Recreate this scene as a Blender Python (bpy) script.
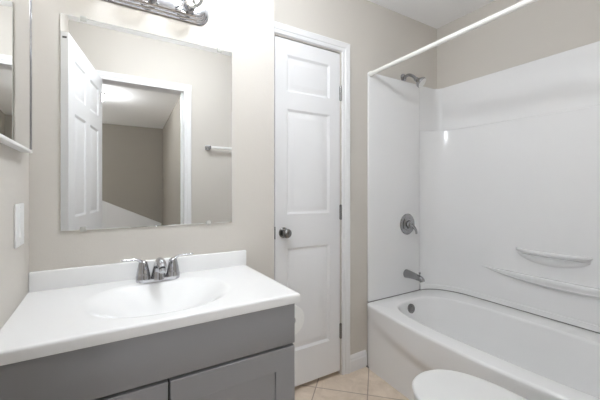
import bpy, bmesh, math
from mathutils import Vector, Matrix

for o in list(bpy.data.objects):
    bpy.data.objects.remove(o)
SC = bpy.context.scene
COL = SC.collection
PI = math.pi

# ------------------------------------------------------------------ camera, world, exposure
cam_data = bpy.data.cameras.new('camera')
cam_data.sensor_width = 36.0
cam_data.lens = 19.24
cam_data.shift_y = -10.0 / 600.0
cam_data.clip_start = 0.01
cam = bpy.data.objects.new('camera', cam_data)
cam.location = (0.0, 0.0, 1.17)
cam.rotation_euler = (math.radians(90), 0, math.radians(-31.3))
COL.objects.link(cam)
SC.camera = cam

world = bpy.data.worlds.new('world')
SC.world = world
world.use_nodes = True
world.node_tree.nodes['Background'].inputs[0].default_value = (0.93, 0.96, 1.0, 1)
world.node_tree.nodes['Background'].inputs[1].default_value = 1.0

SC.view_settings.view_transform = 'Standard'
SC.view_settings.look = 'None'
SC.view_settings.gamma = 1.0
SC.view_settings.use_curve_mapping = False
SC.view_settings.exposure = 0.73
SC.cycles.use_denoising = True
SC.cycles.max_bounces = 14
SC.cycles.diffuse_bounces = 8
SC.cycles.glossy_bounces = 8
SC.cycles.transparent_max_bounces = 12

H_END = -4.24          # end of the hall
CEIL_LAMP = 76.0      # emission of the bathroom's ceiling lamp, unseen and placed for its light
BULB = 17.0          # emission of the filaments in the vanity light
HALL_LAMP = 210.0      # emission of the hall's ceiling lamp
ADDED_WINDOW_W = 130.0       # daylight added through an unseen hall window

win = bpy.data.lights.new('added_hall_daylight', 'AREA')  # added light panel at an unseen window, brightening hall and bathroom
win.shape = 'RECTANGLE'; win.size = 1.0; win.size_y = 0.9
win.energy = ADDED_WINDOW_W; win.color = (0.93, 0.97, 1.0)
win_o = bpy.data.objects.new('added_hall_daylight', win)
win_o.location = (-0.95, H_END + 0.01, 1.85)
win_o.rotation_euler = (math.radians(90), 0, math.radians(180))
COL.objects.link(win_o)


# ------------------------------------------------------------------ materials
def pbr(name, col, rough=0.5, metal=0.0, spec=0.5, bump=None, coat=0.0, vary=0.0, vscale=6.0):
    m = bpy.data.materials.new(name)
    m.use_nodes = True
    nt = m.node_tree
    b = nt.nodes['Principled BSDF']
    b.inputs['Base Color'].default_value = (*col, 1)
    b.inputs['Roughness'].default_value = rough
    b.inputs['Metallic'].default_value = metal
    b.inputs['Specular IOR Level'].default_value = spec
    b.inputs['Coat Weight'].default_value = coat
    if bump or vary:
        tc = nt.nodes.new('ShaderNodeTexCoord')
    if bump:
        sc, st = bump
        n = nt.nodes.new('ShaderNodeTexNoise')
        n.inputs['Scale'].default_value = sc
        n.inputs['Detail'].default_value = 3
        bp = nt.nodes.new('ShaderNodeBump')
        bp.inputs['Strength'].default_value = st
        bp.inputs['Distance'].default_value = 0.01
        nt.links.new(tc.outputs['Object'], n.inputs['Vector'])
        nt.links.new(n.outputs['Fac'], bp.inputs['Height'])
        nt.links.new(bp.outputs['Normal'], b.inputs['Normal'])
    if vary:
        n2 = nt.nodes.new('ShaderNodeTexNoise')
        n2.inputs['Scale'].default_value = vscale
        r = nt.nodes.new('ShaderNodeValToRGB')
        r.color_ramp.elements[0].color = (*[c * (1 - vary) for c in col], 1)
        r.color_ramp.elements[1].color = (*[min(1, c * (1 + vary)) for c in col], 1)
        nt.links.new(tc.outputs['Object'], n2.inputs['Vector'])
        nt.links.new(n2.outputs['Fac'], r.inputs['Fac'])
        nt.links.new(r.outputs['Color'], b.inputs['Base Color'])
    return m


def emitter(name, col, strength):
    m = bpy.data.materials.new(name)
    m.use_nodes = True
    b = m.node_tree.nodes['Principled BSDF']
    b.inputs['Base Color'].default_value = (0.9, 0.9, 0.9, 1)
    b.inputs['Emission Color'].default_value = (*col, 1)
    b.inputs['Emission Strength'].default_value = strength
    return m


def thin_glass(name, tint=(1, 1, 1), gloss=1.25, rough=0.02, haze=0.0):
    m = bpy.data.materials.new(name)
    m.use_nodes = True
    nt = m.node_tree
    nt.nodes.clear()
    out = nt.nodes.new('ShaderNodeOutputMaterial')
    tr = nt.nodes.new('ShaderNodeBsdfTransparent')
    tr.inputs[0].default_value = (*tint, 1)
    gl = nt.nodes.new('ShaderNodeBsdfGlossy')
    gl.inputs['Roughness'].default_value = rough
    fr = nt.nodes.new('ShaderNodeFresnel')
    fr.inputs[0].default_value = gloss
    mx = nt.nodes.new('ShaderNodeMixShader')
    nt.links.new(fr.outputs[0], mx.inputs[0])
    nt.links.new(tr.outputs[0], mx.inputs[1])
    nt.links.new(gl.outputs[0], mx.inputs[2])
    last = mx
    if haze:
        df = nt.nodes.new('ShaderNodeBsdfTranslucent')
        df.inputs[0].default_value = (0.95, 0.95, 0.93, 1)
        m2 = nt.nodes.new('ShaderNodeMixShader')
        m2.inputs[0].default_value = haze
        nt.links.new(mx.outputs[0], m2.inputs[1])
        nt.links.new(df.outputs[0], m2.inputs[2])
        last = m2
    nt.links.new(last.outputs[0], out.inputs[0])
    return m


def tile_material():
    m = bpy.data.materials.new('beige_floor_tile')
    m.use_nodes = True
    nt = m.node_tree
    b = nt.nodes['Principled BSDF']
    b.inputs['Roughness'].default_value = 0.42
    geo = nt.nodes.new('ShaderNodeNewGeometry')
    mp = nt.nodes.new('ShaderNodeMapping')
    mp.inputs['Rotation'].default_value = (0, 0, math.radians(-45))
    mp.inputs['Location'].default_value = (-1.870, -0.059, 0)
    br = nt.nodes.new('ShaderNodeTexBrick')
    br.offset = 0.0
    br.squash = 1.0
    br.inputs['Scale'].default_value = 1.0
    br.inputs['Brick Width'].default_value = 0.30
    br.inputs['Row Height'].default_value = 0.30
    br.inputs['Mortar Size'].default_value = 0.0035
    br.inputs['Mortar Smooth'].default_value = 0.2
    br.inputs['Color1'].default_value = (0.80, 0.69, 0.575, 1)
    br.inputs['Color2'].default_value = (0.74, 0.63, 0.52, 1)
    br.inputs['Mortar'].default_value = (0.44, 0.35, 0.28, 1)
    no = nt.nodes.new('ShaderNodeTexNoise')
    no.inputs['Scale'].default_value = 9.0
    no.inputs['Detail'].default_value = 6.0
    no.inputs['Roughness'].default_value = 0.65
    no.inputs['Distortion'].default_value = 0.8
    rp = nt.nodes.new('ShaderNodeValToRGB')
    rp.color_ramp.elements[0].position = 0.35
    rp.color_ramp.elements[0].color = (0.86, 0.83, 0.80, 1)
    rp.color_ramp.elements[1].position = 0.65
    rp.color_ramp.elements[1].color = (1.06, 1.06, 1.06, 1)
    mu = nt.nodes.new('ShaderNodeMix')
    mu.data_type = 'RGBA'
    mu.blend_type = 'MULTIPLY'
    mu.inputs[0].default_value = 1.0
    bp = nt.nodes.new('ShaderNodeBump')
    bp.inputs['Strength'].default_value = 0.5
    bp.inputs['Distance'].default_value = 0.002
    bp.invert = True
    nt.links.new(geo.outputs['Position'], mp.inputs[0])
    nt.links.new(mp.outputs[0], br.inputs[0])
    nt.links.new(mp.outputs[0], no.inputs['Vector'])
    nt.links.new(no.outputs['Fac'], rp.inputs[0])
    nt.links.new(br.outputs['Color'], mu.inputs[6])
    nt.links.new(rp.outputs['Color'], mu.inputs[7])
    nt.links.new(mu.outputs[2], b.inputs['Base Color'])
    nt.links.new(br.outputs['Fac'], bp.inputs['Height'])
    nt.links.new(bp.outputs[0], b.inputs['Normal'])
    return m


M = {
    'wall': pbr('beige_wall_paint', (0.615, 0.582, 0.536), 0.75, bump=(180, 0.05), vary=0.015, vscale=2.0),
    'ceiling': pbr('white_ceiling_paint', (0.92, 0.92, 0.925), 0.9, bump=(120, 0.06)),
    'trim': pbr('white_trim_paint', (0.80, 0.80, 0.81), 0.32, vary=0.01),
    'tile': tile_material(),
    'acrylic': pbr('white_acrylic', (0.83, 0.83, 0.835), 0.17, spec=0.40, bump=(5.0, 0.04)),
    'tub': pbr('white_tub_enamel', (0.85, 0.85, 0.85), 0.16, vary=0.01),
    'marble': pbr('white_cultured_marble', (0.86, 0.86, 0.86), 0.15, vary=0.012, vscale=4),
    'cabinet': pbr('grey_cabinet_paint', (0.31, 0.312, 0.325), 0.42, vary=0.02, vscale=3),
    'gap_shade': pbr('painted_gap_shade', (0.03, 0.03, 0.03), 0.6, vary=0.05),  # near-black colour standing in for shade between the cabinet fronts
    'chrome': pbr('polished_chrome', (0.50, 0.50, 0.52), 0.07, 1.0, vary=0.02),
    'nickel': pbr('satin_nickel', (0.27, 0.265, 0.26), 0.22, 1.0, vary=0.04),
    'dark_chrome': pbr('darkened_chrome', (0.36, 0.36, 0.37), 0.10, 1.0, vary=0.04),  # chrome with dark reflections put into its base colour
    'dark_metal': pbr('dark_metal', (0.10, 0.10, 0.10), 0.4, 1.0, vary=0.05),
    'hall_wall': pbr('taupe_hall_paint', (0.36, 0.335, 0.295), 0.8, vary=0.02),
    'mirror': pbr('mirror_silver', (0.90, 0.905, 0.90), 0.0, 1.0),
    'mirror_edge': pbr('mirror_glass_edge', (0.45, 0.50, 0.48), 0.1, vary=0.03),
    'plastic': pbr('white_plastic', (0.82, 0.82, 0.81), 0.35, vary=0.01),
    'clip': thin_glass('clear_plastic_clip', (0.95, 0.95, 0.93), 1.45, 0.15, 0.6),
    'bulb': thin_glass('clear_bulb_glass', (1.0, 0.985, 0.95), 1.4, 0.02, 0.04),
    'filament': emitter('glowing_filament', (0.975, 0.985, 1.0), BULB),
    'dome': emitter('lit_white_glass', (0.93, 0.98, 1.03), CEIL_LAMP),
    'hall_dome': emitter('lit_hall_glass', (0.97, 0.985, 1.0), HALL_LAMP),
    'porcelain': pbr('white_porcelain', (0.84, 0.84, 0.84), 0.10, vary=0.008),
    'paper': pbr('toilet_paper', (0.90, 0.90, 0.89), 0.95, bump=(60, 0.15)),
    'card': pbr('brown_cardboard', (0.42, 0.32, 0.22), 0.9, vary=0.06),
    'rod': pbr('white_enamel_rod', (0.83, 0.82, 0.79), 0.25, vary=0.01),
    'caulk': pbr('grey_caulk', (0.22, 0.21, 0.20), 0.7, vary=0.08),
    'carpet': pbr('hall_carpet', (0.45, 0.41, 0.36), 0.95, bump=(300, 0.4), vary=0.05, vscale=40),
}


# ------------------------------------------------------------------ mesh helpers
def add_box(bm, x0, x1, y0, y1, z0, z1, bevel=0.0, seg=2):
    r = bmesh.ops.create_cube(bm, size=1.0)
    vs = r['verts']
    for v in vs:
        v.co = Vector((x0 + (v.co.x + .5) * (x1 - x0), y0 + (v.co.y + .5) * (y1 - y0), z0 + (v.co.z + .5) * (z1 - z0)))
    if bevel > 0:
        es = list({e for v in vs for e in v.link_edges})
        bmesh.ops.bevel(bm, geom=es, offset=bevel, segments=seg, profile=0.5, affect='EDGES')
    return bm


def box(*a, **k):
    return add_box(bmesh.new(), *a, **k)


def frame_basis(d):
    d = d.normalized()
    up = Vector((0, 0, 1)) if abs(d.z) < 0.95 else Vector((1, 0, 0))
    a = d.cross(up).normalized()
    return a, a.cross(d).normalized()


def add_tube(bm, pts, radii, seg=16, flat=1.0, cap=True):
    """a swept tube; flat squeezes the section along its second axis"""
    pts = [Vector(p) for p in pts]
    if not isinstance(radii, (list, tuple)):
        radii = [radii] * len(pts)
    rings = []
    pa = None
    for i, p in enumerate(pts):
        d = (pts[min(i + 1, len(pts) - 1)] - pts[max(i - 1, 0)])
        a, b = frame_basis(d)
        if pa is not None:
            a = (pa - d.normalized() * pa.dot(d.normalized())).normalized()
            b = a.cross(d.normalized()).normalized()
        pa = a
        rings.append([bm.verts.new(p + a * (radii[i] * math.cos(t)) + b * (radii[i] * flat * math.sin(t)))
                      for t in [2 * PI * k / seg for k in range(seg)]])
    for r0, r1 in zip(rings, rings[1:]):
        for k in range(seg):
            bm.faces.new((r0[k], r0[(k + 1) % seg], r1[(k + 1) % seg], r1[k]))
    if cap:
        bm.faces.new(rings[0][::-1])
        bm.faces.new(rings[-1])
    return bm


def tube(*a, **k):
    return add_tube(bmesh.new(), *a, **k)


def smooth_path(pts, n=6):
    """Catmull-Rom through points (of any dimension)"""
    P = [pts[0]] + list(pts) + [pts[-1]]
    out = []
    for i in range(1, len(P) - 2):
        for k in range(n):
            t = k / n
            out.append(tuple(0.5 * (2 * P[i][j] + (P[i + 1][j] - P[i - 1][j]) * t
                       + (2 * P[i - 1][j] - 5 * P[i][j] + 4 * P[i + 1][j] - P[i + 2][j]) * t * t
                       + (-P[i - 1][j] + 3 * P[i][j] - 3 * P[i + 1][j] + P[i + 2][j]) * t ** 3) for j in range(len(P[i]))))
    out.append(tuple(pts[-1]))
    return out


def add_lathe(bm, prof, origin, axis=(0, 0, 1), seg=32, sx=1.0, sy=1.0):
    """prof: list of (radius, height along axis)"""
    o = Vector(origin)
    d = Vector(axis).normalized()
    a, b = frame_basis(d)
    rings = []
    for r, h in prof:
        if r < 1e-6:
            rings.append([bm.verts.new(o + d * h)])
        else:
            rings.append([bm.verts.new(o + d * h + a * (r * sx * math.cos(t)) + b * (r * sy * math.sin(t)))
                          for t in [2 * PI * k / seg for k in range(seg)]])
    for r0, r1 in zip(rings, rings[1:]):
        for k in range(seg):
            k2 = (k + 1) % seg
            if len(r0) == 1 and len(r1) == 1:
                continue
            if len(r0) == 1:
                bm.faces.new((r0[0], r1[k2], r1[k]))
            elif len(r1) == 1:
                bm.faces.new((r0[k], r0[k2], r1[0]))
            else:
                bm.faces.new((r0[k], r0[k2], r1[k2], r1[k]))
    if len(rings[0]) > 1:
        bm.faces.new(rings[0][::-1])
    if len(rings[-1]) > 1:
        bm.faces.new(rings[-1])
    return bm


def lathe(*a, **k):
    return add_lathe(bmesh.new(), *a, **k)


def add_rings(bm, rings, cap0=True, cap1=True, closed=True):
    """skin a list of equally long point loops"""
    R = [[bm.verts.new(p) for p in r] for r in rings]
    n = len(R[0])
    for r0, r1 in zip(R, R[1:]):
        for k in range(n if closed else n - 1):
            bm.faces.new((r0[k], r0[(k + 1) % n], r1[(k + 1) % n], r1[k]))
    if cap0:
        bm.faces.new(R[0][::-1])
    if cap1:
        bm.faces.new(R[-1])
    return bm


def rings(*a, **k):
    return add_rings(bmesh.new(), *a, **k)


def add_prism(bm, poly, z0, z1, bevel=0.0):
    """poly in plan, extruded up"""
    lo = [bm.verts.new((x, y, z0)) for x, y in poly]
    hi = [bm.verts.new((x, y, z1)) for x, y in poly]
    n = len(poly)
    for k in range(n):
        bm.faces.new((lo[k], lo[(k + 1) % n], hi[(k + 1) % n], hi[k]))
    f0 = bm.faces.new(lo[::-1])
    f1 = bm.faces.new(hi)
    if bevel:
        es = list(f0.edges) + list(f1.edges)
        bmesh.ops.bevel(bm, geom=es, offset=bevel, segments=3, profile=0.5, affect='EDGES')
    return bm


def obj(name, bm, mat, parent=None, angle=35.0, smooth=True):
    bmesh.ops.recalc_face_normals(bm, faces=bm.faces[:])
    me = bpy.data.meshes.new(name)
    bm.to_mesh(me)
    bm.free()
    me.materials.append(M[mat] if isinstance(mat, str) else mat)
    if smooth:
        for p in me.polygons:
            p.use_smooth = True
        me.set_sharp_from_angle(angle=math.radians(angle))
    o = bpy.data.objects.new(name, me)
    COL.objects.link(o)
    if parent is not None:
        o.parent = parent
        o.matrix_parent_inverse = Matrix.Translation(-Vector(parent.location))
    return o


def thing(name, label, cat, loc, group=None):
    o = bpy.data.objects.new(name, None)
    o.empty_display_size = 0.05
    COL.objects.link(o)
    o.location = loc
    o['label'] = label
    o['category'] = cat
    if group:
        o['group'] = group
    return o


def tag(o, label, cat, kind=None, group=None):
    o['label'] = label
    o['category'] = cat
    if kind:
        o['kind'] = kind
    if group:
        o['group'] = group
    return o


def struct(name, bm, mat, label, cat, smooth=False):
    return tag(obj(name, bm, mat, smooth=smooth), label, cat, 'structure')


def struct_root(name, label, cat, loc):
    o = thing(name, label, cat, loc)
    o['kind'] = 'structure'
    return o


# ------------------------------------------------------------------ key dimensions (metres)
ZC = 2.44                  # ceiling
YB = 1.475                 # wall behind the vanity
YF = 1.600                 # wall with the closet door and the shower
XL = -0.231                # left wall
XR = 2.235                 # wall along the tub
XJ = 0.7406                # corner where the vanity wall steps back
YE = -0.006                # wall the camera looks away from
H_Y = H_END
DX0, DX1, DZ1 = 0.812, 1.271, 2.032    # closet door slab
OX0, OX1 = -0.020, 0.592               # doorway to the hall

# ------------------------------------------------------------------ room shell
struct('floor', box(-0.35, 2.4, -0.13, 1.9, -0.06, 0.0), 'tile', 'beige square floor tiles laid on the diagonal beside the tub', 'floor')
struct('ceiling', box(-0.40, 2.4, -0.13, 1.9, ZC, ZC + 0.08), 'ceiling', 'smooth white ceiling over the tub', 'ceiling')
struct('wall_left', box(-0.36, XL, -0.13, 1.9, 0, ZC), 'wall', 'pale beige wall with the light switch and the medicine cabinet', 'wall')
struct('wall_back', box(XL, XJ, YB, 1.9, 0, ZC), 'wall', 'beige wall behind the vanity with the big mirror', 'wall')
wf = bmesh.new()
add_box(wf, XJ, DX0 - 0.006, YF, 1.9, 0, ZC)
add_box(wf, DX1 + 0.004, 2.4, YF, 1.9, 0, ZC)
add_box(wf, DX0 - 0.006, DX1 + 0.004, YF, 1.9, DZ1 + 0.006, ZC)
add_box(wf, DX0 - 0.006, DX1 + 0.004, 1.66, 1.9, 0, DZ1 + 0.006)
struct('wall_front', wf, 'wall', 'beige wall around the closet door and above the shower', 'wall')
struct('wall_right', box(XR, 2.4, -0.13, YF, 0, ZC), 'wall', 'beige wall above the long side of the tub', 'wall')
we = bmesh.new()
add_box(we, XL, OX0 - 0.02, -0.125, YE, 0, ZC)
add_box(we, OX1 + 0.02, XR, -0.125, YE, 0, ZC)
add_box(we, OX0 - 0.02, OX1 + 0.02, -0.125, YE, 2.055, ZC)
struct('wall_entry', we, 'wall', 'beige wall with the entry doorway and towel bar seen in the mirror', 'wall')

# the hall behind the camera, seen in the mirror
struct('floor_hall', box(-1.7, 1.1, H_Y - 0.1, -0.13, -0.06, 0.0), 'carpet', 'carpeted floor of the hall beyond the doorway', 'floor')
struct('ceiling_hall', box(-1.7, 1.1, H_Y - 0.1, -0.13, ZC, ZC + 0.08), 'ceiling', 'white hall ceiling seen in the mirror', 'ceiling')
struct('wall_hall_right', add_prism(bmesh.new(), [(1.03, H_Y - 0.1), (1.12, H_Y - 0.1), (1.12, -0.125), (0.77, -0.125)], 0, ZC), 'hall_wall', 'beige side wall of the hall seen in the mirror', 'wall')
wb = bmesh.new()
add_box(wb, -0.45, 1.03, H_Y - 0.1, H_Y, 0, ZC)
add_box(wb, -1.7, -1.45, H_Y - 0.1, H_Y, 0, ZC)
add_box(wb, -1.45, -0.45, H_Y - 0.1, H_Y, 0, 1.4)  # wall below the added, unseen window opening
add_box(wb, -1.45, -0.45, H_Y - 0.1, H_Y, 2.3, ZC)
struct('wall_hall_back', wb, 'hall_wall', 'dark taupe end wall of the hall seen in the mirror', 'wall')
struct('wall_hall_left', box(-1.7, -1.6, H_Y, -0.13, 0, ZC), 'wall', 'beige hall wall out of the doorway', 'wall')
kw = bmesh.new()
add_rings(kw, [[(-0.75, y, 0), (0.98, y, 0), (0.98, y, 0.49), (-0.75, y, 1.30)] for y in (H_Y, H_Y + 0.12)])
struct('wall_stair', kw, 'trim', 'white sloping stair wall at the end of the hall', 'wall')


# ------------------------------------------------------------------ doors
def add_panel_face(bm, x0, x1, z0, z1, panels, y, s, depth=0.008):
    """front face of a moulded panel door in the plane y, looking to s (-1 or +1); panels: list of (x0, x1, z0, z1)"""
    xs = sorted({x0, x1, *[p[0] for p in panels], *[p[1] for p in panels]})
    zs = sorted({z0, z1, *[p[2] for p in panels], *[p[3] for p in panels]})
    for xa, xb in zip(xs, xs[1:]):
        for za, zb in zip(zs, zs[1:]):
            cx, cz = (xa + xb) / 2, (za + zb) / 2
            hit = [p for p in panels if p[0] < cx < p[1] and p[2] < cz < p[3]]
            if not hit:
                bm.faces.new([bm.verts.new((x, y, z)) for x, z in ((xa, za), (xb, za), (xb, zb), (xa, zb))])
    for (a, b, c, d) in panels:
        loops = []
        for ins, dep in ((0, 0), (0.007, 0.55), (0.013, 1.0), (0.020, 1.0), (0.028, 0.75), (0.042, 0.22), (0.050, 0.15)):
            yy = y - s * depth * dep
            loops.append([(a + ins, yy, c + ins), (b - ins, yy, c + ins), (b - ins, yy, d - ins), (a + ins, yy, d - ins)])
        add_rings(bm, loops, cap0=False, cap1=True)


def panel_door(x0, x1, y0, y1, z0, z1, panels):
    bm = bmesh.new()
    add_panel_face(bm, x0, x1, z0, z1, panels, y0, -1)
    add_panel_face(bm, x0, x1, z0, z1, panels, y1, 1)
    for q in (((x0, y0, z0), (x0, y1, z0), (x0, y1, z1), (x0, y0, z1)), ((x1, y0, z0), (x1, y1, z0), (x1, y1, z1), (x1, y0, z1)),
              ((x0, y0, z0), (x1, y0, z0), (x1, y1, z0), (x0, y1, z0)), ((x0, y0, z1), (x1, y0, z1), (x1, y1, z1), (x0, y1, z1))):
        bm.faces.new([bm.verts.new(p) for p in q])
    bmesh.ops.remove_doubles(bm, verts=bm.verts[:], dist=0.0002)
    return bm


def casing(bm, x0, x1, zt, w, y, s, z0=0.0, left=True):
    """moulded casing round an opening x0..x1 with its top at zt, standing off the wall plane y towards s"""
    prof = ((0.0, 0.004), (0.003, 0.010), (w * 0.30, 0.012), (w * 0.36, 0.009), (w * 0.45, 0.014), (w - 0.006, 0.019), (w, 0.015), (w, 0.0), (0.0, 0.0))
    path = []
    if left:
        path.append(lambda o: (x0 - o, z0))
        path.append(lambda o: (x0 - o, zt + o))
    else:
        path.append(lambda o: (x0, zt + o))
    path.append(lambda o: (x1 + o, zt + o))
    path.append(lambda o: (x1 + o, z0))
    loops = []
    for f in path:
        loops.append([(f(o)[0], y + s * h, f(o)[1]) for o, h in prof])
    add_rings(bm, loops)
    return bm


# closet door
d1 = struct_root('door_1', 'white three-panel closet door with a dark round knob', 'door', ((DX0 + DX1) / 2, 1.625, 0.012))
PX0, PX1 = 0.888, 1.192
obj('slab', panel_door(DX0, DX1, 1.605, 1.640, 0.028, DZ1,
    [(PX0, PX1, 0.235, 0.835), (PX0, PX1, 1.030, 1.635), (PX0, PX1, 1.735, 1.945)]), 'trim', d1, angle=20)
kx, kz = 0.866, 0.928
kn = obj('knob', lathe([(0.0, 0.062), (0.012, 0.0615), (0.021, 0.057), (0.0265, 0.048), (0.0265, 0.040), (0.022, 0.032), (0.014, 0.026), (0.011, 0.020), (0.011, 0.008)][::-1],
         (kx, 1.605, kz), (0, -1, 0)), 'nickel', d1)
obj('rosette', lathe([(0.030, 0.0), (0.030, 0.004), (0.026, 0.008), (0.012, 0.010)], (kx, 1.605, kz), (0, -1, 0)), 'nickel', kn)
obj('latch_plate', box(DX0 - 0.0045, DX0 - 0.0005, 1.598, 1.604, 0.895, 0.965), 'dark_metal', d1)
for hz in (0.235, 0.985, 1.735):
    hb = bmesh.new()
    add_tube(hb, [(DX1 + 0.002, 1.597, hz), (DX1 + 0.002, 1.597, hz + 0.09)], 0.0065, 12)
    add_tube(hb, [(DX1 + 0.002, 1.597, hz - 0.004), (DX1 + 0.002, 1.597, hz + 0.094)], 0.0042, 12)
    add_box(hb, DX1 - 0.004, DX1 + 0.010, 1.600, 1.6045, hz, hz + 0.09)
    obj('hinge', hb, 'nickel', d1)
struct('trim_1', casing(bmesh.new(), DX0 - 0.008, DX1 + 0.010, DZ1 + 0.012, 0.059, YF, -1), 'trim', 'white moulded casing round the closet door', 'door trim')

# entry doorway and its open six-panel door
tr2 = bmesh.new()
casing(tr2, OX0, OX1, 2.035, 0.062, YE, 1)
casing(tr2, OX0, OX1, 2.035, 0.062, -0.125, -1)
add_box(tr2, OX0 - 0.02, OX0, -0.125, YE, 0, 2.055)
add_box(tr2, OX1, OX1 + 0.02, -0.125, YE, 0, 2.055)
add_box(tr2, OX0, OX1, -0.125, YE, 2.035, 2.055)
add_box(tr2, OX1 - 0.012, OX1, -0.10, -0.055, 0, 2.035)
struct('trim_2', tr2, 'trim', 'white casing round the hall doorway seen in the mirror', 'door trim')
d2 = struct_root('door_2', 'white six-panel entry door standing open in the mirror', 'door', (-0.036, 0.006, 0.012))
DW = 0.79
cols = ((0.115, 0.345), (0.445, 0.675))
pan = []
for (a, b) in cols:
    pan += [(a, b, 0.22, 0.83), (a, b, 1.00, 1.60), (a, b, 1.70, 1.91)]
o = obj('slab', panel_door(0.0, DW, -0.0175, 0.0175, 0.0, 2.02, pan), 'trim', None, angle=20)
o.parent = d2
lt = obj('latch', box(DW - 0.001, DW + 0.0012, -0.010, 0.010, 1.985, 1.995), 'dark_metal', None)
lt.parent = d2
d2.rotation_euler = (0, 0, math.radians(90 + 11.1))

# baseboards
def baseboard(bm, p0, p1, nrm, h=0.105, t=0.014):
    p0, p1, n = Vector((*p0, 0)), Vector((*p1, 0)), Vector((*nrm, 0))
    prof = ((0, 0), (t, 0), (t, h * 0.66), (t * 0.75, h * 0.74), (t * 0.75, h * 0.80), (t * 0.45, h * 0.92), (t * 0.2, h), (0, h))
    add_rings(bm, [[tuple(p + n * a + Vector((0, 0, z))) for a, z in prof] for p in (p0, p1)])
    return bm
struct('baseboard_front', baseboard(bmesh.new(), (DX1 + 0.070, YF), (1.486, YF), (0, -1)), 'trim', 'short white baseboard between the closet door and the tub', 'baseboard')

# ------------------------------------------------------------------ vanity cabinet
VX0, VX1, VY0, VY1 = XL + 0.002, 0.567, 0.986, YB - 0.002
van = thing('vanity_cabinet', 'grey shaker vanity cabinet under the white sink top', 'cabinet', ((VX0 + VX1) / 2, 1.2, 0))
cb = bmesh.new()
add_box(cb, VX0, VX0 + 0.018, VY0, VY1, 0.09, 0.7782)
add_box(cb, VX1 - 0.018, VX1, VY0, VY1, 0.09, 0.7782)
add_box(cb, VX0 + 0.018, VX1 - 0.018, VY0, VY0 + 0.010, 0.09, 0.7782)
add_box(cb, VX0 + 0.018, VX1 - 0.018, VY1 - 0.012, VY1, 0.09, 0.7782)
add_box(cb, VX0 + 0.018, VX1 - 0.018, VY0 + 0.010, VY1 - 0.012, 0.09, 0.108)
add_box(cb, VX0, VX1, VY0 + 0.06, VY1, 0.0, 0.09)
obj('body', cb, 'cabinet', van)
obj('gap_shade_sheet', box(VX0 + 0.004, VX1 - 0.004, VY0 - 0.0012, VY0 - 0.0002, 0.10, 0.774), 'gap_shade', van)  # thin sheet that paints the shade in the gaps near-black
obj('false_drawer_front', box(VX0 + 0.002, VX1 - 0.001, VY0 - 0.020, VY0 - 0.0012, 0.638, 0.775, bevel=0.0015), 'cabinet', van)


def shaker(x0, x1, z0, z1, y0, y1, w=0.073, rec=0.008):
    bm = bmesh.new()
    ri = [[(x0, y1, z0), (x1, y1, z0), (x1, y1, z1), (x0, y1, z1)]]
    for ins, y in ((0, y0 + 0.0015), (0.0015, y0), (w - 0.001, y0), (w, y0 + 0.001), (w + 0.0005, y0 + rec)):
        ri.append([(x0 + ins, y, z0 + ins), (x1 - ins, y, z0 + ins), (x1 - ins, y, z1 - ins), (x0 + ins, y, z1 - ins)])
    return add_rings(bm, ri)


def vanity_door(x0, x1, kx):
    d = obj('door', shaker(x0, x1, 0.105, 0.628, VY0 - 0.020, VY0 - 0.0012), 'cabinet', van, angle=25)
    k = obj('knob', lathe([(0.006, 0.0), (0.006, 0.010), (0.014, 0.016), (0.015, 0.021), (0.011, 0.026), (0.0, 0.027)], (kx, VY0 - 0.020, 0.36), (0, -1, 0), 20), 'chrome', None)
    k.parent = d
    k.matrix_parent_inverse = d.matrix_world.inverted()
    return d
bpy.context.view_layer.update()
XS = 0.155
vanity_door(VX0 + 0.002, XS - 0.003, XS - 0.04)
vanity_door(XS + 0.003, VX1 - 0.001, XS + 0.04)

# ------------------------------------------------------------------ vanity top with moulded basin
ZT = 0.81
TX0, TX1, TY0, TY1 = XL + 0.001, 0.583, 0.956, YB - 0.002
BX, BY, BA, BB, BD = 0.170, 1.195, 0.232, 0.192, 0.098


def basin_z(x, y):
    dx, dy = (x - BX) / BA, (y - BY) / BB
    r = (abs(dx) ** 2.3 + abs(dy) ** 2.3) ** (1 / 2.3)
    if r >= 1.0:
        return 0.0
    return -BD * (0.5 + 0.5 * math.cos(PI * r ** 1.25)) ** 0.85


top = thing('sink_countertop', 'glossy white sink top with moulded oval basin on grey cabinet', 'countertop', ((TX0 + TX1) / 2, 1.2, 0.78))
tb = bmesh.new()
NX, NY = 120, 84
EB = 0.008


def edge_drop(x, y):
    d = min(TX1 - x, y - TY0)
    if d >= EB:
        return 0.0
    q = EB - d
    return -(EB - math.sqrt(max(0.0, EB * EB - q * q)))


def spaced(a, b, n, lo_edge, hi_edge):
    v = [a + (b - a) * i / n for i in range(n + 1)]
    if lo_edge:
        v = [a, a + .0008, a + .002, a + .004, a + .006] + [t for t in v if t > a + .008]
    if hi_edge:
        v = [t for t in v if t < b - .008] + [b - .006, b - .004, b - .002, b - .0008, b]
    return v
gx, gy = spaced(TX0, TX1, NX, False, True), spaced(TY0, TY1, NY, True, False)
V = [[tb.verts.new((x, y, ZT + basin_z(x, y) + edge_drop(x, y))) for y in gy] for x in gx]
for i in range(len(gx) - 1):
    for j in range(len(gy) - 1):
        tb.faces.new((V[i][j], V[i + 1][j], V[i + 1][j + 1], V[i][j + 1]))
ZB = 0.7785
front = [V[i][0] for i in range(len(gx))]
right = [V[-1][j] for j in range(len(gy))]
for line in (front, right):
    lo = [tb.verts.new((v.co.x, v.co.y, ZB)) for v in line]
    for k in range(len(line) - 1):
        tb.faces.new((line[k], line[k + 1], lo[k + 1], lo[k]))
tb.faces.new([tb.verts.new(p) for p in ((TX0, TY0, ZB), (TX1, TY0, ZB), (TX1, VY0, ZB), (TX0, VY0, ZB))])
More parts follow.
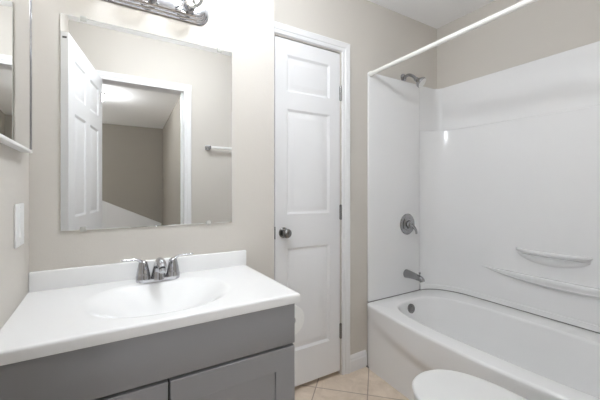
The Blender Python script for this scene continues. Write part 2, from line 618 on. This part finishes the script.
tb.faces.new([tb.verts.new(p) for p in ((VX1, VY0, ZB), (TX1, VY0, ZB), (TX1, TY1, ZB), (VX1, TY1, ZB))])
bmesh.ops.remove_doubles(tb, verts=tb.verts[:], dist=0.00005)
obj('basin_top', tb, 'marble', top, angle=50)
obj('backsplash', box(TX0, TX1, YB - 0.021, YB - 0.001, ZT - 0.003, ZT + 0.070, bevel=0.005, seg=3), 'marble', top)
obj('drain', lathe([(0.030, 0.0), (0.030, 0.003), (0.022, 0.004), (0.020, 0.002), (0.0, 0.004)], (BX, BY, ZT - BD + 0.0002)), 'chrome', top)

# ------------------------------------------------------------------ faucet
FX, FY = 0.183, 1.395
fa = thing('faucet', 'chrome two-handle faucet on the white sink top', 'faucet', (FX, FY, ZT))


def stadium(cx, cy, a, b, n=20):
    pts = []
    for k in range(n + 1):
        t = -PI / 2 + PI * k / n
        pts.append((cx + a - b + b * math.cos(t), cy + b * math.sin(t)))
    for k in range(n + 1):
        t = PI / 2 + PI * k / n
        pts.append((cx - a + b + b * math.cos(t), cy + b * math.sin(t)))
    return pts
obj('base_plate', add_prism(bmesh.new(), stadium(FX, FY, 0.080, 0.026), ZT + 0.0003, ZT + 0.012, 0.003), 'chrome', fa)
sp = smooth_path([(0, 0, 0.008, 0.034), (0, -0.004, 0.045, 0.026), (0, -0.022, 0.070, 0.021), (0, -0.056, 0.080, 0.020), (0, -0.088, 0.077, 0.0195), (0, -0.108, 0.064, 0.018)], 6)
spout = obj('spout', tube([(FX + p[0], FY + p[1], ZT + p[2]) for p in sp], [p[3] for p in sp], 24, flat=0.85), 'chrome', fa)
ae = obj('aerator', lathe([(0.012, 0.0), (0.012, 0.010), (0.010, 0.012)], (FX, FY - 0.108, ZT + 0.064), (0, -0.55, -0.83), 20), 'chrome', None)
ae.parent = spout
bpy.context.view_layer.update()
ae.matrix_parent_inverse = spout.matrix_world.inverted()
for s in (-1, 1):
    hx = FX + s * 0.055
    h = bmesh.new()
    add_lathe(h, [(0.0265, 0.004), (0.0265, 0.022), (0.0245, 0.026), (0.0245, 0.030), (0.022, 0.045), (0.018, 0.066), (0.0145, 0.078), (0.006, 0.083), (0.0, 0.084)], (hx, FY, ZT), (0, 0, 1), 28)
    lv = smooth_path([(0.0, 0.0, 0.070, 0.0115), (0.012, -0.004, 0.084, 0.0095), (0.030, -0.007, 0.091, 0.0065), (0.052, -0.010, 0.0915, 0.0058), (0.070, -0.012, 0.093, 0.0060), (0.078, -0.012, 0.094, 0.0035)], 5)
    add_tube(h, [(hx + s * p[0], FY + p[1], ZT + p[2]) for p in lv], [p[3] for p in lv], 14, flat=0.7)
    obj('handle', h, 'chrome', fa)

# ------------------------------------------------------------------ wall mirror with clips
MX0, MX1, MZ0, MZ1 = -0.141, 0.515, 1.018, 1.823
mi = thing('wall_mirror', 'large frameless mirror above the sink with clear clips', 'mirror', ((MX0 + MX1) / 2, YB, MZ0))
obj('backing', box(MX0, MX1, YB - 0.0055, YB - 0.0005, MZ0, MZ1), 'mirror_edge', mi)
BV = 0.0015
obj('glass', rings([[(MX0, YB - 0.0057, MZ0), (MX1, YB - 0.0057, MZ0), (MX1, YB - 0.0057, MZ1), (MX0, YB - 0.0057, MZ1)],
                    [(MX0 + BV, YB - 0.0066, MZ0 + BV), (MX1 - BV, YB - 0.0066, MZ0 + BV), (MX1 - BV, YB - 0.0066, MZ1 - BV), (MX0 + BV, YB - 0.0066, MZ1 - BV)]]), 'mirror', mi, smooth=False)
for cx, cz, s in ((-0.070, MZ1, 1), (0.455, MZ1, 1), (-0.070, MZ0, -1), (0.405, MZ0, -1)):
    cbm = bmesh.new()
    add_box(cbm, cx - 0.010, cx + 0.010, YB - 0.0125, YB - 0.0072, cz - 0.012 if s > 0 else cz - 0.006, cz + 0.006 if s > 0 else cz + 0.012, bevel=0.0015)
    add_box(cbm, cx - 0.010, cx + 0.010, YB - 0.0072, YB - 0.0003, cz + 0.0006 if s > 0 else cz - 0.006, cz + 0.006 if s > 0 else cz - 0.0006, bevel=0.001)
    obj('mirror_clip', cbm, 'clip', mi)

# ------------------------------------------------------------------ medicine cabinet on the left wall
CY0, CY1, CZ0, CZ1 = 0.900, 1.358, 1.288, 2.0
mc = thing('medicine_cabinet', 'mirrored medicine cabinet on the left wall above the light switch', 'cabinet', (XL, (CY0 + CY1) / 2, CZ0))
obj('body', box(XL + 0.0005, XL + 0.018, CY0 + 0.004, CY1 - 0.004, CZ0 + 0.004, CZ1), 'plastic', mc)
md = obj('mirror_door', box(XL + 0.0185, XL + 0.0235, CY0 + 0.005, CY1 - 0.005, CZ0 + 0.012, CZ1 - 0.012), 'mirror', mc, smooth=False)
for z in (CZ0, CZ1 - 0.014):
    obj('rail', box(XL + 0.0185, XL + 0.028, CY0, CY1, z + 0.002, z + 0.012, bevel=0.003), 'plastic', mc)
for y in (CY1 - 0.0055, CY0 + 0.0005):
    obj('edge_strip', box(XL + 0.0185, XL + 0.0265, y, y + 0.005, CZ0 + 0.014, CZ1 - 0.014, bevel=0.001), 'chrome', mc)

# ------------------------------------------------------------------ light switch
SY, SZ = 1.302, 1.062
sw = thing('light_switch', 'white rocker light switch on the left wall above the counter', 'light switch', (XL, SY, SZ))
pb = bmesh.new()
add_box(pb, XL + 0.0003, XL + 0.007, SY - 0.052, SY + 0.052, SZ - 0.066, SZ + 0.066, bevel=0.003, seg=3)
obj('plate', pb, 'plastic', sw)
obj('rocker', rings([[(XL + 0.0068, SY - 0.024, SZ - 0.040), (XL + 0.0068, SY + 0.024, SZ - 0.040), (XL + 0.0068, SY + 0.024, SZ + 0.040), (XL + 0.0068, SY - 0.024, SZ + 0.040)],
                     [(XL + 0.0125, SY - 0.021, SZ - 0.037), (XL + 0.0125, SY + 0.021, SZ - 0.037), (XL + 0.0085, SY + 0.021, SZ + 0.037), (XL + 0.0085, SY - 0.021, SZ + 0.037)]]), 'plastic', sw, smooth=False)
for s in (-1, 1):
    obj('screw', lathe([(0.0035, 0.0), (0.0035, 0.0008), (0.0, 0.0016)], (XL + 0.007, SY, SZ + s * 0.055), (1, 0, 0), 12), 'plastic', sw)

# ------------------------------------------------------------------ vanity light
LX0, LX1, LZ = -0.085, 0.405, 1.967
vl = thing('vanity_light', 'chrome bar light with clear globe bulbs above the mirror', 'wall light', ((LX0 + LX1) / 2, YB, LZ))


def end_poly(inset):
    hh = 0.055 - inset
    x0, x1 = LX0 + inset, LX1 - inset
    pts = []
    for k in range(13):
        t = -PI / 2 + PI * k / 12
        pts.append((x1 - 0.045 + (0.045) * math.cos(t), LZ + hh * math.sin(t)))
    for k in range(13):
        t = PI / 2 + PI * k / 12
        pts.append((x0 + 0.045 + (0.045) * math.cos(t), LZ + hh * math.sin(t)))
    return pts
vb = bmesh.new()
add_rings(vb, [[(x, YB - dep, z) for x, z in end_poly(ins)] for ins, dep in
               ((0.0, 0.0005), (0.0, 0.006), (0.003, 0.009), (0.008, 0.010), (0.010, 0.016), (0.013, 0.019), (0.018, 0.020), (0.020, 0.027), (0.024, 0.031), (0.030, 0.032))])
obj('back_plate', vb, 'chrome', vl, angle=25)
for bx in (0.010, 0.160, 0.310):
    so = obj('socket', lathe([(0.030, 0.031), (0.030, 0.036), (0.022, 0.040), (0.021, 0.066), (0.018, 0.069), (0.0, 0.069)], (bx, YB, LZ), (0, -1, 0), 28), 'chrome', vl)
    prof = [(0.0145, 0.0), (0.0165, 0.010)] + [(0.041 * math.sin(t), 0.047 - 0.041 * math.cos(t)) for t in [PI * k / 16 for k in range(3, 16)]] + [(0.0, 0.088)]
    bu = obj('bulb', lathe(prof, (bx, YB - 0.0695, LZ), (0, -1, 0), 28), 'bulb', vl)
    fi = obj('filament', lathe([(0.0, -0.014), (0.006, -0.012), (0.009, -0.006), (0.010, 0.0), (0.009, 0.006), (0.006, 0.012), (0.0, 0.014)], (bx, YB - 0.120, LZ), (0, -1, 0), 12), 'filament', None)
    bpy.context.view_layer.update()
    fi.parent = bu
    fi.matrix_parent_inverse = bu.matrix_world.inverted()

# ------------------------------------------------------------------ toilet paper on the side of the vanity
TPX, TPZ = 0.640, 0.648
hp = thing('toilet_paper_holder', 'small chrome toilet paper holder on the side of the vanity', 'toilet paper holder', (VX1, 1.175, TPZ))
hpb = bmesh.new()
add_tube(hpb, [(TPX, 1.106, TPZ), (TPX, 1.244, TPZ)], 0.0120, 20)
obj('spindle', hpb, 'chrome', hp)
for y in (1.106, 1.244):
    ab = bmesh.new()
    add_tube(ab, [(VX1 - 0.003, y, TPZ), (TPX, y, TPZ)], 0.007, 12)
    add_lathe(ab, [(0.0115, 0.0005), (0.0115, 0.003), (0.009, 0.004)], (VX1, y, TPZ), (1, 0, 0), 20)
    obj('bracket', ab, 'chrome', hp)
TPZ -= 0.0059
tp = thing('toilet_paper_roll', 'white toilet paper roll peeking out from the side of the vanity', 'toilet paper', (TPX, 1.175, TPZ))
obj('paper', add_rings(bmesh.new(), [[(TPX + r * math.cos(t), y, TPZ + r * math.sin(t)) for t in [2 * PI * k / 40 for k in range(40)]]
    for r, y in ((0.020, 1.120), (0.0605, 1.120), (0.062, 1.1215), (0.062, 1.2285), (0.0605, 1.230), (0.020, 1.230))], cap0=False, cap1=False), 'paper', tp)
obj('core', add_rings(bmesh.new(), [[(TPX + r * math.cos(t), y, TPZ + r * math.sin(t)) for t in [2 * PI * k / 30 for k in range(30)]]
    for r, y in ((0.0198, 1.1195), (0.0198, 1.2305), (0.0180, 1.2305), (0.0180, 1.1195), (0.0198, 1.1195))], cap0=False, cap1=False), 'card', tp)

# ------------------------------------------------------------------ towel bar (seen in the mirror)
tw = thing('towel_bar', 'towel bar on the wall beside the doorway seen in the mirror', 'towel bar', (1.03, YE, 1.555))
tbm = bmesh.new()
add_tube(tbm, [(0.805, YE + 0.055, 1.555), (1.265, YE + 0.055, 1.555)], 0.0120, 16)
obj('bar', tbm, 'plastic', tw)
for x in (0.80, 1.27):
    b2 = bmesh.new()
    add_box(b2, x - 0.022, x + 0.022, YE + 0.0005, YE + 0.010, 1.533, 1.577, bevel=0.004)
    add_box(b2, x - 0.014, x + 0.014, YE + 0.010, YE + 0.072, 1.541, 1.569, bevel=0.004)
    obj('bracket', b2, 'chrome', tw)

# ------------------------------------------------------------------ bathtub
TUBX0, TUBX1, TUBY0, TUBY1, RIM = 1.475, 2.233, 0.055, 1.598, 0.420
YM = (TUBY0 + TUBY1) / 2
YH = (TUBY1 - TUBY0) / 2


def bow(y):
    s = min(1.0, abs((y - YM) / YH))
    q = min(1.0, max(0.0, (s - 0.92) / 0.08))
    return 0.078 * (1 - s ** 1.6) - 0.020 * q * q


def tub_outer(y):
    return TUBX0 - bow(y)
IX0, IX1, IY0, IY1 = 1.520, 2.065, 0.190, 1.478
ICX, ICY, IA, IB = (IX0 + IX1) / 2, (IY0 + IY1) / 2, (IX1 - IX0) / 2, (IY1 - IY0) / 2


def se_loop(cx, cy, a, b, z, n, N=160):
    pts = []
    for k in range(N):
        t = 2 * PI * k / N
        c, s = math.cos(t), math.sin(t)
        pts.append((cx + a * math.copysign(abs(c) ** (2 / n), c), cy + b * math.copysign(abs(s) ** (2 / n), s), z))
    return pts


def outer_loop(ins, z, N=160):
    """outer rim outline hit by rays from the basin's centre"""
    pts = []
    for (x, y, _) in se_loop(ICX, ICY, IA, IB, 0, 3.4, N):
        dx, dy = x - ICX, y - ICY
        best = 1e9
        if dy > 1e-9:
            best = min(best, (TUBY1 - ins - ICY) / dy)
        if dy < -1e-9:
            best = min(best, (TUBY0 + ins - ICY) / dy)
        if dx > 1e-9:
            best = min(best, (TUBX1 - ins - ICX) / dx)
        if dx < -1e-9:
            lo, hi = 0.0, min(best, 3.0)
            if ICX + dx * hi < tub_outer(ICY + dy * hi) + ins:
                for _i in range(40):
                    mid = (lo + hi) / 2
                    if ICX + dx * mid < tub_outer(ICY + dy * mid) + ins:
                        hi = mid
                    else:
                        lo = mid
            best = hi
        pts.append((ICX + dx * best, ICY + dy * best, z))
    return pts
tub = thing('bathtub', 'white bathtub with a bowed front rim along the right wall', 'bathtub', (1.85, YM, 0))
R_ = 0.014
lp = [outer_loop(0.0, RIM - 0.030), outer_loop(0.0, RIM - R_)]
for k in range(1, 6):
    t = PI / 2 * k / 5
    lp.append(outer_loop(R_ * (1 - math.cos(t)), RIM - R_ + R_ * math.sin(t)))
e = 0.018
for k in range(0, 6):
    t = PI / 2 * k / 5
    g = e * (1 - math.sin(t))
    lp.append(se_loop(ICX, ICY, IA + g, IB + g, RIM - e * (1 - math.cos(t)), 3.4))
for f, z in ((0.012, 0.36), (0.026, 0.28), (0.045, 0.18), (0.065, 0.12), (0.10, 0.085), (0.15, 0.072), (0.22, 0.07)):
    lp.append(se_loop(ICX, ICY + 0.02 * f, IA - f, IB - f * 1.5, z, 3.2 - 3 * f))
tbm = bmesh.new()
add_rings(tbm, lp, cap0=False, cap1=True)
obj('basin', tbm, 'tub', tub, angle=60)
# apron: bowed band under the rim that folds back to a flat skirt along a curved crease
ap = bmesh.new()
ny, nz = 72, 40
G = []
for i in range(ny + 1):
    y = TUBY0 + (TUBY1 - TUBY0) * i / ny
    row = []
    s = min(1.0, abs((y - YM) / YH))
    zc = 0.275 + 0.115 * s ** 2.5
    for j in range(nz + 1):
        z = (RIM - 0.030) * j / nz
        w = min(1.0, max(0.0, (z - (zc - 0.090)) / 0.090))
        w = w * w * (3 - 2 * w)
        row.append(ap.verts.new((TUBX0 - max(bow(y), 0.0) * (0.5 + 0.5 * w) - min(bow(y), 0.0) + 0.004 * (1 - w) + 0.0015 * w, y, z)))
    G.append(row)
for i in range(ny):
    for j in range(nz):
        ap.faces.new((G[i][j], G[i + 1][j], G[i + 1][j + 1], G[i][j + 1]))
obj('apron', ap, 'tub', tub, angle=60)
# overflow plate on the sloping end of the basin
ovo, ova = Vector((1.765, 1.4565, 0.371)), Vector((0, -1, 0.18))
obj('overflow_plate', lathe([(0.031, -0.006), (0.031, 0.002), (0.027, 0.006), (0.016, 0.007), (0.014, 0.005), (0.0, 0.005)], ovo, ova, 28), 'nickel', tub)
cl = bmesh.new()
add_box(cl, TUBX0 + 0.002, TUBX0 + 0.010, 1.560, 1.585, 0.0005, 0.008)
obj('caulk_line', cl, 'caulk', tub)

# ------------------------------------------------------------------ tub surround
su = thing('tub_surround', 'glossy white three-piece wall surround above the bathtub', 'tub surround', (2.1, YM, RIM))
PY = 1.584
XS0 = 2.014
obj('end_panel', box(1.497, XS0 - 0.0015, PY, YF - 0.0005, 0.424, 1.957, bevel=0.006, seg=3), 'acrylic', su)
obj('caulk_line', box(1.500, XS0, PY + 0.002, YF - 0.002, RIM + 0.0005, 0.4235), 'caulk', su)
XP = 2.208


def plan_path(x0, y0, x1, rx, ry, yend, n=16, p=2.0):
    pts = [(x0, y0)]
    cx, cy = x1 - rx, y0 - ry
    for k in range(n + 1):
        t = PI / 2 * (1 - k / n)
        pts.append((cx + rx * math.cos(t) ** (2 / p), cy + ry * math.sin(t) ** (2 / p)))
    if (pts[0][0] - pts[1][0]) ** 2 + (pts[0][1] - pts[1][1]) ** 2 < 1e-8:
        pts.pop(0)
    pts.append((x1, yend))
    return pts


def wall_prism(path, z0, z1, bevel):
    """a moulded sheet whose face follows the plan path, its top and bottom returning to the walls"""
    n = len(path)
    prof = [(0.0, z0)]
    for k in range(5):
        t = PI / 2 * k / 4
        prof.append((bevel * (1 - math.cos(t)), z1 - bevel + bevel * math.sin(t)))
    loops = []
    for i, (x, y) in enumerate(path):
        xa, ya = path[max(i - 1, 0)]
        xb, yb = path[min(i + 1, n - 1)]
        d = Vector((xb - xa, yb - ya)).normalized()
        nx, ny_ = -d.y, d.x              # towards the walls
        if y < path[0][1] - 0.12:
            w = (XR - 0.0005, y)
        elif x < path[-1][0] - 0.08:
            w = (x, YF - 0.0005)
        else:
            w = (XR - 0.0005, YF - 0.0005)
        loops.append([(x + nx * o, y + ny_ * o, z) for o, z in prof] + [(w[0], w[1], z1), (w[0], w[1], z0)])
    return add_rings(bmesh.new(), loops)
low = plan_path(XS0 + 0.0015, PY, XP, XP - XS0 - 0.012, 0.27, TUBY0)
upp = plan_path(XS0 + 0.0015, PY + 0.004, XP + 0.018, 0.055, 0.055, TUBY0, 10)
obj('back_panel', wall_prism(low, 0.432, 1.618, 0.009), 'acrylic', su, angle=40)
obj('top_panel', wall_prism(upp, 1.600, 1.957, 0.006), 'acrylic', su, angle=40)
sill = [(x - 0.006, y - 0.005) for x, y in low]
sill[0] = (low[0][0], low[0][1] - 0.005)
obj('bottom_flange', wall_prism(sill, RIM + 0.006, 0.458, 0.002), 'acrylic', su, angle=40)
dark = [(x - 0.003, y - 0.003) for x, y in low]
obj('caulk_line', wall_prism(dark, RIM + 0.0005, RIM + 0.0062, 0), 'caulk', su, angle=40)


def ledge(y0, y1, ztop, prot, drop, n=40, p=0.7, under=0.5, thick=0.016):
    """a moulded crescent shelf on the long panel"""
    loops = []
    for i in range(n + 1):
        s = i / n
        y = y0 + (y1 - y0) * s
        w = max(0.02, math.sin(PI * min(max(s, 0.004), 0.996))) ** p
        q = prot * w
        d = drop * w
        xw = XP + 0.001
        loops.append([(xw, y, ztop), (xw - q * 0.5, y, ztop + 0.0005), (xw - q + 0.004 * w, y, ztop), (xw - q, y, ztop - 0.005 * w), (xw - q + 0.002 * w, y, ztop - thick * w),
                      (xw - q * 0.75, y, ztop - thick * w - 0.2 * d), (xw - q * under, y, ztop - thick * w - 0.5 * d), (xw - q * 0.15, y, ztop - thick * w - 0.88 * d), (xw, y, ztop - thick * w - d)])
    return add_rings(bmesh.new(), loops)
obj('shelf_ledge', ledge(1.235, 0.300, 0.655, 0.044, 0.040, under=0.75, thick=0.022), 'acrylic', su, angle=50)
sd = obj('soap_dish', ledge(1.005, 0.655, 0.780, 0.038, 0.046, p=0.55, under=0.72, thick=0.010), 'acrylic', su, angle=50)
bar = smooth_path([(XP - 0.004, 1.012, 0.806, 0.006), (XP - 0.030, 0.985, 0.806, 0.010), (XP - 0.046, 0.92, 0.805, 0.0125), (XP - 0.050, 0.83, 0.805, 0.0130), (XP - 0.046, 0.74, 0.805, 0.0125), (XP - 0.030, 0.675, 0.806, 0.010), (XP - 0.004, 0.648, 0.806, 0.006)], 5)
br = obj('grip_bar', tube([p[:3] for p in bar], [p[3] for p in bar], 14), 'acrylic', None)
br.parent = sd
bpy.context.view_layer.update()
br.matrix_parent_inverse = sd.matrix_world.inverted()

# ------------------------------------------------------------------ shower fittings
SHX = 1.850
sh = thing('shower_sprayer', 'chrome shower head on a bent arm above the surround', 'shower head', (SHX, YF, 1.985))
obj('flange', lathe([(0.028, 0.0005), (0.027, 0.006), (0.020, 0.012), (0.012, 0.015)], (SHX, YF, 1.985), (0, -1, 0), 28), 'dark_chrome', sh)
arm = smooth_path([(SHX, YF - 0.008, 1.985), (SHX + 0.004, YF - 0.045, 1.992), (SHX + 0.006, YF - 0.080, 1.973), (SHX + 0.008, YF - 0.102, 1.948)], 6)
obj('arm', tube(arm, 0.0105, 16), 'dark_chrome', sh)
hd_o, hd_a = Vector(arm[-1]), Vector((0.22, -0.62, -0.55)).normalized()
obj('head', lathe([(0.013, -0.006), (0.016, 0.006), (0.016, 0.016), (0.026, 0.030), (0.036, 0.042), (0.038, 0.048), (0.038, 0.058), (0.036, 0.061)], hd_o, hd_a, 32), 'dark_chrome', sh)
obj('spray_face', lathe([(0.0355, 0.0605), (0.034, 0.0625), (0.0, 0.0632)], hd_o, hd_a, 32), 'plastic', sh)

VXX, VZ = 1.872, 0.923
sv = thing('shower_valve', 'round chrome shower valve with lever on the surround end panel', 'shower valve', (VXX, PY, VZ))
obj('escutcheon', lathe([(0.076, 0.0005), (0.076, 0.004), (0.071, 0.009), (0.058, 0.011), (0.052, 0.008), (0.046, 0.008), (0.040, 0.013), (0.030, 0.016)], (VXX, PY, VZ), (0, -1, 0), 40), 'dark_chrome', sv)
hv = bmesh.new()
add_lathe(hv, [(0.029, 0.012), (0.029, 0.036), (0.025, 0.044), (0.016, 0.048), (0.0, 0.049)], (VXX, PY, VZ), (0, -1, 0), 28)
lvp = smooth_path([(VXX, PY - 0.040, VZ, 0.013), (VXX + 0.016, PY - 0.052, VZ - 0.022, 0.010), (VXX + 0.030, PY - 0.055, VZ - 0.046, 0.008), (VXX + 0.038, PY - 0.052, VZ - 0.066, 0.007)], 5)
add_tube(hv, [p[:3] for p in lvp], [p[3] for p in lvp], 14)
obj('lever_handle', hv, 'dark_chrome', sv)

SPX, SPZ = 1.862, 0.566
ts = thing('tub_spout', 'chrome tub spout on the surround just above the bathtub rim', 'tub spout', (SPX, PY, SPZ))
spp = smooth_path([(SPX, PY - 0.0005, SPZ, 0.031), (SPX, PY - 0.030, SPZ, 0.028), (SPX, PY - 0.075, SPZ - 0.003, 0.023), (SPX, PY - 0.110, SPZ - 0.007, 0.021), (SPX, PY - 0.132, SPZ - 0.014, 0.019), (SPX, PY - 0.140, SPZ - 0.028, 0.016)], 5)
obj('spout_body', tube([p[:3] for p in spp], [p[3] for p in spp], 24), 'dark_chrome', ts)
obj('diverter_knob', lathe([(0.004, 0.0), (0.004, 0.014), (0.0075, 0.017), (0.0075, 0.023), (0.0, 0.025)], (SPX, PY - 0.118, SPZ + 0.010), (0, 0, 1), 16), 'dark_chrome', ts)

# shower rod
RX, RXE, RZ = 1.514, 1.466, 1.944
sr = thing('shower_rod', 'white shower curtain rod running above the tub', 'shower rod', (RX, PY, RZ))
obj('rod', tube([(RX, PY - 0.002, RZ), (RXE, YE + 0.002, RZ)], 0.0135, 20), 'rod', sr)
for x, y, q in ((RX, PY, -1), (RXE, YE, 1)):
    obj('end_cap', lathe([(0.019, 0.0005), (0.019, 0.008), (0.0165, 0.014), (0.0145, 0.020)], (x, y, RZ), (0, q, 0), 24), 'rod', sr)

# ------------------------------------------------------------------ toilet
TCX = 1.118
to = thing('toilet', 'white toilet with its lid closed in front of the tub', 'toilet', (TCX, 0.5, 0))


def egg(cx, y_front, y_back, a, z, N=64, ins=0.0):
    """toilet outline: rounded front towards +y, squarer back"""
    cy = y_back + (y_front - y_back) * 0.44
    pts = []
    for k in range(N):
        t = 2 * PI * k / N
        c, s = math.cos(t), math.sin(t)
        n = 2.25 if s >= 0 else 3.2
        bb = (y_front - cy if s >= 0 else cy - y_back) - ins
        pts.append((cx + (a - ins) * math.copysign(abs(c) ** (2 / n), c), cy + bb * math.copysign(abs(s) ** (2 / n), s), z))
    return pts
YFR = 0.872
bowl = []
for yf, yb, a, z in ((0.70, 0.16, 0.105, 0.0), (0.705, 0.16, 0.108, 0.02), (0.69, 0.17, 0.095, 0.08), (0.70, 0.18, 0.10, 0.16), (0.76, 0.20, 0.135, 0.25), (0.83, 0.22, 0.172, 0.33), (0.855, 0.23, 0.182, 0.365), (0.855, 0.23, 0.180, 0.378), (0.845, 0.24, 0.17, 0.383)):
    bowl.append(egg(TCX, yf, yb, a, z))
obj('bowl', rings(bowl), 'porcelain', to, angle=50)
obj('seat', rings([egg(TCX, YFR - 0.006, 0.385, 0.181, z, ins=i) for i, z in ((0.006, 0.384), (0.0, 0.388), (0.0, 0.397), (0.005, 0.401))]), 'plastic', to, angle=40)
lid = [egg(TCX, YFR, 0.380, 0.184, z, ins=i) for i, z in ((0.006, 0.4025), (0.001, 0.405), (0.0, 0.411), (0.003, 0.416), (0.009, 0.419), (0.025, 0.4215), (0.08, 0.4235))]
obj('lid', rings(lid), 'plastic', to, angle=50)
for q in (-1, 1):
    obj('seat_hinge', tube([(TCX + q * 0.055, 0.352, 0.395), (TCX + q * 0.095, 0.352, 0.395)], 0.012, 14), 'plastic', to)
obj('tank', box(TCX - 0.205, TCX + 0.205, 0.055, 0.235, 0.384, 0.705, bevel=0.025, seg=4), 'porcelain', to)
obj('tank_lid', box(TCX - 0.215, TCX + 0.215, 0.045, 0.243, 0.706, 0.742, bevel=0.012, seg=3), 'porcelain', to)
fl = bmesh.new()
add_lathe(fl, [(0.012, 0.0), (0.012, 0.012), (0.0, 0.014)], (TCX - 0.15, 0.235, 0.655), (0, 1, 0), 16)
add_tube(fl, [(TCX - 0.15, 0.246, 0.655), (TCX - 0.10, 0.250, 0.650), (TCX - 0.075, 0.250, 0.647)], 0.006, 12)
obj('flush_lever', fl, 'chrome', to)

# ------------------------------------------------------------------ ceiling lamps
def globe_light(name, x, y, label, mat, r, drop, finial):
    t = thing(name, label, 'ceiling light', (x, y, ZC))
    obj('canopy', lathe([(0.065, 0.0005), (0.065, 0.010), (0.050, 0.018), (0.030, 0.022), (0.030, drop - 0.92 * r)], (x, y, ZC), (0, 0, -1), 40), 'nickel', t)
    obj('glass_globe', lathe([(0.0, drop - r)] + [(r * math.sin(a), drop - r * math.cos(a)) for a in [PI * k / 20 for k in range(1, 20)]] + [(0.0, drop + r)], (x, y, ZC), (0, 0, -1), 40), mat, t)
    if finial:
        obj('finial', lathe([(0.012, 0.0), (0.016, 0.006), (0.010, 0.016), (0.0, 0.022)], (x, y, ZC - drop - r), (0, 0, -1), 20), 'dark_metal', t)
    return t
globe_light('ceiling_light', 0.46, 0.84, 'unseen round ceiling lamp placed between the vanity and the doorway to light the room', 'dome', 0.070, 0.195, False)  # out of view, set towards the vanity to even out the light
globe_light('hall_ceiling_light', -0.06, -2.0, 'small hall ceiling lamp seen lit in the mirror', 'hall_dome', 0.05, 0.065, True)
